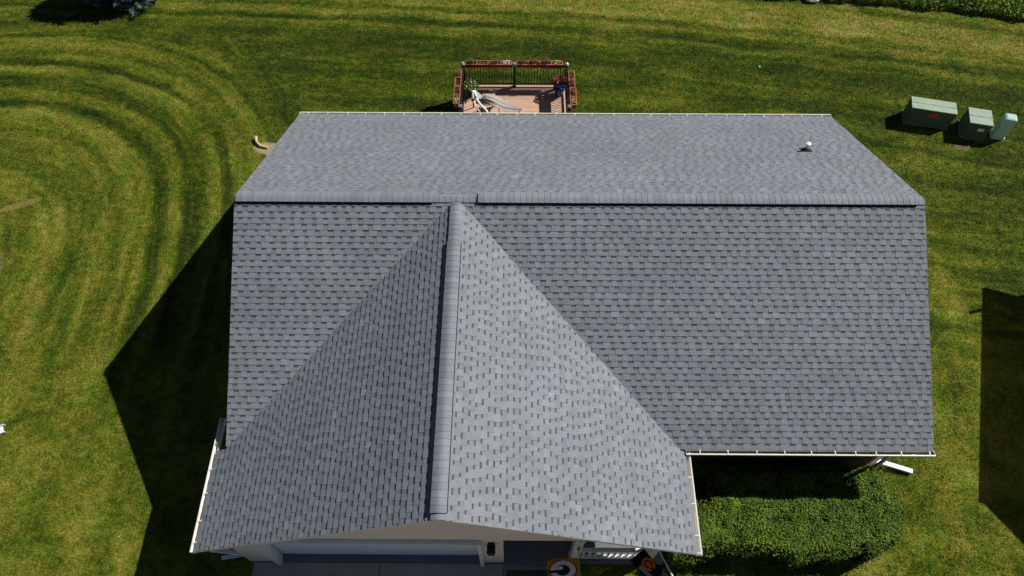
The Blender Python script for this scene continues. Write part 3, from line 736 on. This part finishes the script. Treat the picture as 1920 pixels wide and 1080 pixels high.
def umbrella():
    o = empty('patio_umbrella', (.3, 7.6, ZD), 'collapsed patio canopy with white frame and draped grey canvas on the deck', 'umbrella')
    z = ZD
    b = MB()       # white frame: folded head panel and curved side poles
    tri = [Vector(q) for q in ((-.07, 7.62, z+.74), (.02, 7.66, z+.72), (.34, 7.43, z+.60), (.12, 7.40, z+.56), (-.04, 7.46, z+.52))]
    b.prism(tri, (0, 0, 0), (.01, .005, -.03))
    b.tube([(-.07, 7.62, z+.72), (-.07, 7.5, z+.6), (-.06, 7.42, z+.5), (.03, 7.2, z+.45), (.15, 7.05, z+.38), (.3, 6.9, z+.2)], .032, 8)
    b.tube([(.06, 7.42, z+.55), (.2, 7.18, z+.51), (.37, 7.04, z+.44), (.5, 6.9, z+.3)], .040, 8)
    b.tube([(.18, 7.1, z+.45), (.5, 7.14, z+.47), (.8, 7.17, z+.45)], .016, 6)
    b.tube([(.78, 7.2, z+.45), (.83, 7.06, z+.3), (.85, 6.95, z+.1)], .018, 6)
    b.build('frame', M['bare_white'], o)
    b = MB()
    for q_ in range(4): b.bar((.06+q_*.075, 7.42-q_*.01, z+.56), (.36+q_*.09, 7.15-q_*.0, z+.50), .03, .012)
    b.bar((-.09, 7.44, z+.5), (-.03, 7.36, z+.53), .08)
    b.build('slats', M['black'], o)
    def path(pts, t):
        n_ = len(pts)-1; k_ = min(n_-1, int(t*n_)); f_ = t*n_-k_
        return Vector(pts[k_]).lerp(Vector(pts[k_+1]), f_)
    up_ = [(.30, 7.56, .60), (.60, 7.64, .56), (.95, 7.52, .42), (1.3, 7.36, .32), (1.58, 7.30, .25)]
    lo_ = [(.34, 7.34, .56), (.70, 7.12, .48), (1.0, 7.06, .33), (1.34, 7.12, .26), (1.62, 7.19, .22)]
    b = MB(); nu, nv = 30, 20; g = []
    for i in range(nu+1):
        t = i/nu; a0, a1 = path(up_, t), path(lo_, t)
        for j in range(nv+1):
            f = j/nv; q = a0.lerp(a1, f); q.z += z + .08*math.sin(math.pi*f)*(1-.4*t) + .022*math.sin(f*19+t*2.5)*(1-.5*t)
            g.append(q)
    b.add(g, [(i*(nv+1)+j, i*(nv+1)+j+1, (i+1)*(nv+1)+j+1, (i+1)*(nv+1)+j) for i in range(nu) for j in range(nv)])
    cv = b.build('canopy', M['canvas'], o, smooth=True, fix=False)
    so_ = cv.modifiers.new('solid', 'SOLIDIFY'); so_.thickness = .012
    b = MB(); nu2 = 10; g = []
    for i in range(nu2+1):
        for j in range(7):
            s, t = i/nu2, j/6
            g.append(Vector((.42+.42*s, 7.72-.22*t-.02*s, z+.32+.14*t+.02*math.sin(t*8+s*4)-.06*s)))
    b.add(g, [(i*7+j, i*7+j+1, (i+1)*7+j+1, (i+1)*7+j) for i in range(nu2) for j in range(6)])
    cv = b.build('valance', M['canvas'], o, smooth=True, fix=False)
    so_ = cv.modifiers.new('solid', 'SOLIDIFY'); so_.thickness = .012
    b = MB()       # the three feet that carry it
    for x, y, h in ((-.07, 7.56, .66), (.3, 6.9, .2), (.85, 6.95, .12), (1.5, 7.25, .23)): b.tube([(x, y, z+.002), (x, y, z+h)], .02, 6)
    b.build('feet', M['bronze'], o)
    tx, ty = .46, 7.95
    t = empty('side_table', (tx, ty, ZD), 'low dark framed table beside the collapsed canopy on the deck', 'table')
    b = MB(); b.box((tx, ty+.1, z+.2), (.5, .03, .03)); b.box((tx, ty-.1, z+.2), (.5, .03, .03))
    for s in (-1, 1): b.box((tx+s*.235, ty, z+.2), (.03, .168, .03))
    b.build('table_frame', M['bronze'], t)
    b = MB(); b.box((tx, ty, z+.195), (.438, .168, .012)); b.build('table_top', M['decking'], t)
    for sx in (-1, 1):
        for sy in (-1, 1):
            b = MB(); b.box((tx+sx*.23, ty+sy*.1, z+.093), (.025, .025, .182)); b.build('leg', M['bronze'], t)
umbrella()

# ------------------------------------------------------------------ utility boxes
def utilities():
    rz = R(-12.5); Q = Matrix.Rotation(rz, 3, 'Z')
    def cab(o, c, d, h, decal, seed):
        c = Vector(c)
        def T(x, y, z): return c + Q @ Vector((x, y, z))
        W, Dp = d
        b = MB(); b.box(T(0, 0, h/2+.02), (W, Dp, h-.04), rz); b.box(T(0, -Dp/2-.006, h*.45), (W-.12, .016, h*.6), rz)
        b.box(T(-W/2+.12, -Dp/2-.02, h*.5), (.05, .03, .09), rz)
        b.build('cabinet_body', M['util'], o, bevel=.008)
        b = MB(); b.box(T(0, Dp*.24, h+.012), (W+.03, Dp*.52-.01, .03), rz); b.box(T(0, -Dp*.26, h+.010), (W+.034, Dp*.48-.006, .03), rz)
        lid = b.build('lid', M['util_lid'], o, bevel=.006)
        b = MB()
        for s in (-.42, 0, .42): b.box(T(s*W, .0, h+.028), (.09, .03, .012), rz)
        b.build('hinge', M['cap_grey'], lid)
        b = MB(); b.box(T(0, 0, .015), (W+.08, Dp+.08, .05), rz); b.build('pad', M['pad'], o, bevel=.01)
        x, z, w_, h_, mt = decal
        b = MB(); b.box(T(x, -Dp/2-.0165, z), (w_, .004, h_), rz); b.build('warning_decal' if mt == 'red' else 'notice_decal', M[mt], o)
    o = empty('utility_cabinet', (15.6, 7.5, 0), 'wide green transformer cabinet with red decal, left of three on the lawn', 'utility box')
    cab(o, (15.62, 7.60, 0), (1.44, .56), .70, (.05, .54, .30, .20, 'red'), 1)
    o = empty('utility_cabinet', (17.0, 7.0, 0), 'narrower green utility cabinet with white notice, between the wide one and the pedestal', 'utility box')
    cab(o, (17.07, 7.12, 0), (.72, .74), .66, (.08, .44, .20, .12, 'label'), 2)
    o = empty('cable_pedestal', (17.85, 6.9, 0), 'pale green plastic pedestal post on the right of the utility cabinets', 'pedestal')
    b = MB(); c = Vector((17.88, 6.88, 0)); rz2 = R(-14)
    Q2 = Matrix.Rotation(rz2, 3, 'Z')
    def ring(w_, d_, z, rr=.05):
        pts = []
        for sx, sy, a0 in ((1, 1, 0), (-1, 1, 90), (-1, -1, 180), (1, -1, 270)):
            for k in range(4):
                a = R(a0+k*30); pts.append(c + Q2 @ Vector((sx*(w_/2-rr)+rr*math.cos(a), sy*(d_/2-rr)+rr*math.sin(a), z)))
        return pts
    rings = [ring(.42, .36, .0), ring(.42, .36, .12), ring(.39, .33, .125), ring(.39, .33, .86), ring(.36, .30, .91), ring(.26, .2, .935)]
    vs = [p for r_ in rings for p in r_]; n = 16
    b.add(vs, [(i*n+k, i*n+(k+1) % n, (i+1)*n+(k+1) % n, (i+1)*n+k) for i in range(len(rings)-1) for k in range(n)] + [tuple((len(rings)-1)*n+k for k in range(n))])
    b.build('shell', M['ped'], o, bevel=0)
    b = MB()
    for q in ((.2, -.12), (.22, -.02), (.24, .09)): b.lathe([(.05, 0), (.045, .03), (.015, .05)], c + Q2 @ Vector((*q, .0)), 8)
    b.build('base_stones', M['stone'], o)
utilities()

# ------------------------------------------------------------------ planting
def hedge():
    rnd = random.Random(5); o = empty('hedge', (8, -6, 0), 'broad clipped green hedge in the front corner by the porch', 'hedge')
    top = 1.05
    def inside(x, y):
        if x < 5.15: return False
        # long bed in front, rounded at its right end, and the arm running back to the wall
        cx, cy, r = 9.75, -6.13, 1.12
        yl_ = -7.26 + .10*math.sin(x*2.1) + .05*math.sin(x*5.3)
        front = (yl_ < y < -5.86 + .05*math.sin(x*4) and x < cx+.2)
        if x > cx-.1: front = front or math.hypot((x-cx)*1.05, (y-cy)*.98) < r + .05*math.sin(math.atan2(y-cy, x-cx)*7)
        arm = 9.72+.04*math.sin(y*6) < x < 10.62+.06*math.sin(y*5) and -6.3 < y < -5.05
        backrow = 5.15 < x < 9.8 and -5.9 < y < -5.05
        return front or arm or (backrow and not (5.4 < x < 6.15 and -6.1 < y < -5.2))
    def hgt(x, y, bk): return (top if not bk else .96) + .06*mnoise.noise(Vector((x*1.6, y*1.6, 0))) + .035*mnoise.noise(Vector((x*4, y*4, 3)))
    def edge(x, y, e):
        return min(inside(x+e, y), inside(x-e, y), inside(x, y+e), inside(x, y-e))
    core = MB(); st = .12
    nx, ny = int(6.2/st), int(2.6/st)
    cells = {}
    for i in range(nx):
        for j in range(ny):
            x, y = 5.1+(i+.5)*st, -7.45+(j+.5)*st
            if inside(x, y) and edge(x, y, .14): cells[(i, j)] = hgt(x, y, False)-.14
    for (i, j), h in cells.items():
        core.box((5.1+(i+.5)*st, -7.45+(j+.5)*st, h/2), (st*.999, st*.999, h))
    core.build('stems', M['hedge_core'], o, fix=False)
    b = MB(); n = 0; tries = 0
    while n < 38000 and tries < 400000:
        tries += 1
        x, y = rnd.uniform(5.1, 11.1), rnd.uniform(-7.55, -5.0)
        if not inside(x, y): continue
        h = hgt(x, y, y > -5.86 and x < 9.7)
        lum = mnoise.noise(Vector((x*3.2, y*3.2, 7)))
        if lum < -.42 and rnd.random() < .75: continue
        rim = not edge(x, y, .2)
        if rim: z = h - abs(rnd.gauss(0, .1)) if rnd.random() < .35 else rnd.uniform(.03, h)
        else: z = h - abs(rnd.gauss(0, .07)) + .02
        if rim: z -= 0 if edge(x, y, .08) else rnd.uniform(0, .12)
        p = Vector((x+rnd.uniform(-.03, .03), y+rnd.uniform(-.03, .03), max(.02, z)))
        nrm = Vector((rnd.gauss(0, .55), rnd.gauss(0, .55), .9)).normalized()
        if rim and rnd.random() < .5: nrm = Vector((x-8.2, (y+6.2)*3, .3+rnd.gauss(0, .4))).normalized()
        u = nrm.orthogonal().normalized(); v = nrm.cross(u); an = rnd.uniform(0, 6.28)
        d = u*math.cos(an)+v*math.sin(an); e = nrm.cross(d); s = rnd.uniform(.020, .042)
        t = max(.5, min(1.5, 1.0 + .45*lum + rnd.gauss(0, .26)))
        m_ = p + nrm*s*.25
        b.add([p-d*s, p+e*s*.42, p+d*s, p-e*s*.42, m_], [(0, 1, 4), (1, 2, 4), (2, 3, 4), (3, 0, 4)], 0, t); n += 1
    b.build('foliage', M['hedge_leaf'], o, fix=False)
hedge()

def spruce(cx, cy, H_, R_, label):
    rnd = random.Random(9); o = empty('spruce_tree', (cx, cy, 0), label, 'tree')
    b = MB(); b.tube([(cx, cy, -.05), (cx, cy, H_*.5), (cx, cy, H_*.97)], [.1, .06, .01], 8); b.build('trunk', M['bark'], o)
    br = MB(); b = MB()
    lv = 13
    for k in range(lv):
        f = k/(lv-1); z0 = .35 + (H_-.5)*f; rad = R_*(1-f)**.5 + .08
        nb = max(6, int(24*(1-f)+5))
        for q in range(nb):
            an = 6.283*(q+rnd.random()*.7)/nb + k*.7; rr = rad*rnd.uniform(.82, 1.12)
            d = Vector((math.cos(an), math.sin(an), 0)); sd_ = Vector((-d.y, d.x, 0))
            tip = Vector((cx, cy, z0)) + d*rr + Vector((0, 0, -.06*rr+rnd.uniform(-.06, .1)))
            base = Vector((cx, cy, z0+.02)); br.tube([base, base.lerp(tip, .5)+Vector((0, 0, .05)), tip], [.02, .014, .005], 4, cap=False)
            ns = int(rr*46)+5
            for i in range(ns):
                s = .12+.88*(i+rnd.random())/ns; c = base.lerp(tip, s)
                for sg in (-1, 1):
                    ln = (.30*(1.05-s)+.09)*rnd.uniform(.7, 1.25)
                    e = c + sd_*sg*ln + d*ln*.75 + Vector((0, 0, rnd.uniform(-.05, .07)))
                    ax = (e-c).normalized()
                    for w_ in range(4):
                        n_ = ax.orthogonal().normalized(); n_ = Matrix.Rotation(rnd.uniform(0, 6.28), 3, ax) @ n_
                        wd = .017*rnd.uniform(.7, 1.3); c0 = c.lerp(e, w_*.22); c1 = c.lerp(e, .30+w_*.24)
                        b.add([c0, c0.lerp(c1, .5)+n_*wd, c1, c0.lerp(c1, .5)-n_*wd], [(0, 1, 2, 3)], 0, max(.5, min(1.5, .65+.5*s+rnd.gauss(0, .18))))
    br.build('branches', M['bark'], o, fix=False); b.build('crown', M['spruce'], o, fix=False)
spruce(-13.95, 14.5, 3.6, 1.62, 'dense blue spruce with silvery needles at the back of the left lawn')

def weeds():
    rnd = random.Random(14); b = MB()
    def edge_y(x): 
        return 14.15 - .055*(x-11) - .0075*max(0, x-11)**2 + .22*mnoise.noise(Vector((x*.9, 0, 0))) + .1*mnoise.noise(Vector((x*2.7, 5, 0)))
    n = 0
    while n < 42000:
        x = rnd.uniform(8.6, 27); dep = abs(rnd.gauss(0, 1.1)) if rnd.random() < .7 else rnd.uniform(0, 4.5)
        y = edge_y(x) + dep
        dens = mnoise.noise(Vector((x*1.3, y*1.3, 2)))
        if dens < -.3 and rnd.random() < .7: continue
        hm = (.25 + .55*min(1, dep/.8)) * (1 + .45*mnoise.noise(Vector((x*.8, y*.8, 9))))
        z = hm*rnd.random()**.6
        p = Vector((x, y, z+.02)); s = rnd.uniform(.035, .085)
        if rnd.random() < .35:      # blade
            d = Vector((rnd.gauss(0, .35), rnd.gauss(0, .35), 1)).normalized()*s*2.2; e = Vector((rnd.uniform(-1, 1), rnd.uniform(-1, 1), 0)).normalized()*.010
            b.add([p-e, p+e, p+d], [(0, 1, 2)], 0, rnd.uniform(.7, 1.5))
        else:
            nrm = Vector((rnd.gauss(0, .6), rnd.gauss(0, .6), .9)).normalized(); u = nrm.orthogonal().normalized(); v = nrm.cross(u); an = rnd.uniform(0, 6.28)
            d = u*math.cos(an)+v*math.sin(an); e = nrm.cross(d)
            b.add([p-d*s, p+e*s*.4, p+d*s, p-e*s*.4], [(0, 1, 2, 3)], 0, max(.5, min(1.5, 1+.5*dens+rnd.gauss(0, .25))))
        n += 1
    o = b.build('tall_weeds', M['weed'], None, fix=False)
    tag(o, 'tall rough weeds growing along the back edge of the lawn', 'weeds', kind='stuff')
weeds()

def small_things():
    b = MB(); rnd = random.Random(2)      # stone at the edge of the weeds
    bm = bmesh.new(); bmesh.ops.create_icosphere(bm, subdivisions=3, radius=.2)
    for v in bm.verts: v.co = Vector((v.co.x*1.5, v.co.y*.8, v.co.z*.6))*(1+.25*mnoise.noise(v.co*7)) 
    me = bpy.data.meshes.new('rock'); bm.to_mesh(me); bm.free(); me.attributes.new('tone', 'FLOAT', 'FACE').data.foreach_set('value', [1.3]*len(me.polygons)); me.materials.append(M['stone'])
    o = bpy.data.objects.new('rock', me); COL.objects.link(o); o.location = (13.0, 13.98, .1); tag(o, 'pale rock lying at the edge of the tall weeds', 'rock')
    # tan drain outlet by the back left corner
    o = empty('drain_outlet', (-7.4, 6.4, 0), 'tan upturned drain pipe end beside the bare sandy patch', 'drain pipe')
    b = MB(); b.tube([(-7.02, 6.16, .03), (-7.3, 6.24, .05), (-7.44, 6.38, .08), (-7.48, 6.55, .12)], [.045, .048, .05, .052], 10); b.build('pipe', M['tan'], o)
    b = MB(); b.lathe([(.052, 0), (.058, .01), (.058, .025), (.046, .025)], (-7.48, 6.56, .105), 12); b.build('rim', M['tan'], o)
    # open white splash trough at the left edge
    o = empty('splash_trough', (-12.8, -4.0, 0), 'white open downspout trough lying on the left lawn', 'downspout trough')
    Q = Matrix.Rotation(R(26), 3, 'Z'); c = Vector((-13.0, -4.25, 0)); b = MB()
    def T(x, y, z): return c + Q @ Vector((x, y, z))
    b.box(T(0, 0, .03), (1.5, .2, .02), R(26)); b.box(T(0, .11, .07), (1.62, .02, .1), R(26)); b.box(T(0, -.11, .06), (1.6, .02, .08), R(26)); b.box(T(-.74, 0, .06), (.02, .2, .08), R(26))
    b.build('trough', M['bare_white'], o)
    # white golf-ball sized thing in the back lawn
    b = MB(); b.lathe([(.015, 0), (.035, .02), (.04, .04), (.035, .06), (.012, .078)], (10.3, 10.2, 0), 10); tag(b.build('lawn_ball', M['bare_white']), 'tiny white ball lying on the open back lawn', 'ball')
small_things()

# ------------------------------------------------------------------ flags by the porch
def flag_mesh(o, origin, ux, uy, w_, h_, wave, mat, name='cloth', n=14):
    """cloth of w_ x h_ from origin along ux, uy, gently waved; returns mapping for emblems"""
    origin, ux, uy = Vector(origin), Vector(ux).normalized(), Vector(uy).normalized(); nz = ux.cross(uy).normalized()
    if nz.z < 0: nz = -nz
    def T(u, v, h=0): return origin + ux*u*w_ + uy*v*h_ + nz*(wave*math.sin(u*4.2+v*2.5) + h)
    b = MB(); g = [T(i/n, j/n) for i in range(n+1) for j in range(n+1)]
    b.add(g, [(i*(n+1)+j, i*(n+1)+j+1, (i+1)*(n+1)+j+1, (i+1)*(n+1)+j) for i in range(n) for j in range(n)])
    c = b.build(name, mat, o, smooth=True, fix=False)
    md = c.modifiers.new('solid', 'SOLIDIFY'); md.thickness = .004; md.offset = 0
    return T, c
def patch(T, par, name, mat, inside, x0, x1, y0, y1, h, res=70):
    """emblem piece cut from a fine grid, laid on the cloth"""
    b = MB(); idx = {}; vs = []; fs = []
    def vid(i, j):
        if (i, j) not in idx: idx[(i, j)] = len(vs); vs.append(T(x0+(x1-x0)*i/res, y0+(y1-y0)*j/res, h))
        return idx[(i, j)]
    for i in range(res):
        for j in range(res):
            if inside(x0+(x1-x0)*(i+.5)/res, y0+(y1-y0)*(j+.5)/res): fs.append((vid(i, j), vid(i+1, j), vid(i+1, j+1), vid(i, j+1)))
    b.add(vs, fs); return b.build(name, mat, par, fix=False)
def flags():
    o = empty('garden_flag', (2.8, YW-.02, 1.9), 'gold banner flag with white letter G in dark oval, by porch post', 'flag')
    b = MB(); b.tube([(2.86, YW-.02, 1.75), (2.84, YW-.4, 1.93), (2.83, YW-1.35, 2.3)], .014, 8); b.lathe([(.05, 0), (.05, .02)], (2.86, YW-.03, 1.72), 10)
    b.lathe([(.005, -.03), (.025, 0), (.005, .03)], (2.83, YW-1.36, 2.3), 10)
    b.build('flag_pole', M['pole'], o)
    T, c = flag_mesh(o, (2.83, YW-.27, 1.90), (-1, -.02, -.12), (.03, -1, .35), .70, 1.05, .022, M['gold'])
    cx, cy = .52, .265; rx, ry = .45, .235
    E = lambda u, v, k: ((u-cx)/(rx*k))**2 + ((v-cy)/(ry*k))**2
    patch(T, c, 'emblem_oval', M['dkgreen'], lambda u, v: E(u, v, 1) < 1, .02, .98, .0, .6, .005)
    def gee(u, v):      # letter read from the street side: bar and gap lie towards the pole's far side
        a = (u-cx)/rx; q = (v-cy)/ry; r = math.hypot(a, q)
        ring = .50 < r < .90
        gap = a > .15 and -.06 < q < .20
        bar = .0 < a < .88 and -.36 < q < -.06 and r < .90
        return (ring and not gap) or bar
    patch(T, c, 'emblem_letter', M['whitecloth'], gee, .02, .98, .0, .6, .009)
    o = empty('garden_flag', (4.7, YW-.02, 1.6), 'black flag with an orange letter C hanging by the porch corner', 'flag')
    b = MB(); b.tube([(4.66, YW-.01, 1.62), (4.78, YW-.3, 1.68), (4.98, YW-.85, 1.85)], .013, 8); b.tube([(4.80, YW-.36, 1.7), (5.04, YW-1.0, 1.9)], .02, 8); b.build('flag_pole', M['bare_white'], o)
    T, c = flag_mesh(o, (4.36, YW+.02, 1.52), (.62, -.78, .06), (-.8, -.55, -.35), .78, .42, .03, M['navy'])
    C2 = lambda u, v: ((u-.40)/.20, (v-.36)/.34)
    def blob(u, v): a, q = C2(u, v); return math.hypot(a, q) < 1 and not (a > .55 and abs(q) < .2)
    def cee(u, v):
        a, q = C2(u, v); r = math.hypot(a, q); return .42 < r < .62 and not (a > .2 and abs(q) < .3)
    patch(T, c, 'emblem_letter', M['orange'], blob, .05, .7, 0, .9, .005)
    patch(T, c, 'emblem_outline', M['navy'], cee, .05, .7, 0, .9, .009)
    patch(T, c, 'flag_stripe', M['greycloth'], lambda u, v: .72 < v+.25*(u-.3) < .92 and u > .3, .3, 1, .5, 1, .005)
flags()

# ------------------------------------------------------------------ the house next door (its shadow falls in from the right)
def neighbour():
    o = empty('neighbor_house', (20, -2, 0), 'neighboring house with a grey shingle roof beyond the right lawn', 'house')
    a = Vector((17.885, 1.74, 2.5)); bq = Vector((15.725, -4.63, 2.5)); ev = (bq-a); Ln = ev.length; ev.normalize()
    dv = Vector((-ev.y, ev.x, 0)); dv = dv if dv.x > 0 else -dv
    W = 9.0; k = .60; mid = W/2; Z = Vector((0, 0, 1)); hr = mid*k
    def Pt(u, v, z): return a + ev*u + dv*v + Z*(z)
    r0 = [Pt(0, 0, 0), Pt(Ln, 0, 0), Pt(Ln, mid, hr), Pt(mid*.9, mid, hr), Pt(0, W, 0), Pt(Ln, W, 0)]
    b = MB(); lo = [p - Z*.12 for p in r0]
    b.add(r0+lo, [(0, 1, 2, 3), (4, 3, 2, 5), (0, 3, 4), (6, 9, 8, 7), (10, 11, 8, 9), (6, 10, 9), (0, 6, 7, 1), (1, 7, 8, 2), (2, 8, 11, 5), (5, 11, 10, 4), (4, 10, 6, 0)])
    b.build('roof', M['shingle'], o)
    b = MB(); i = .4
    q = [Pt(i, i, -2.5), Pt(Ln-i, i, -2.5), Pt(Ln-i, W-i, -2.5), Pt(i, W-i, -2.5)]
    h = 2.5 + .08
    q2 = [p + Z*h for p in q]; pk = Pt(Ln-i, mid, hr-.14)
    b.add(q+q2+[pk], [(0, 1, 5, 4), (2, 3, 7, 6), (3, 0, 4, 7), (1, 2, 6, 8, 5)]); b.build('wall', M['siding'], o)
    g = MB(); g.bar(Pt(-.02, -.06, -.05), Pt(Ln+.02, -.06, -.05), .11, .1); g.build('gutter', M['gutter_white'], o)
    g = MB(); p0 = Pt(.75, -.08, -.06); g.bar(p0, p0 + Vector((-.46, -.12, .02)), .1, .06); g.build('gutter_outlet', M['gutter_white'], o)
    rz = math.atan2(ev.y, ev.x)
    for u in (2.0, 4.4):
        g = MB(); g.box(Pt(u, i-.02, -1.1), (1.1, .08, 1.1), rz); f = g.build('window', M['bare_white'], o)
        g = MB(); g.box(Pt(u, i-.065, -1.1), (.96, .02, .96), rz); g.build('pane', M['glass'], f)
neighbour()
for o in bpy.data.objects:
    if o.name.startswith('roof') and o.type == 'EMPTY':
        for kx in ('label', 'category'):
            if kx in o: del o[kx]
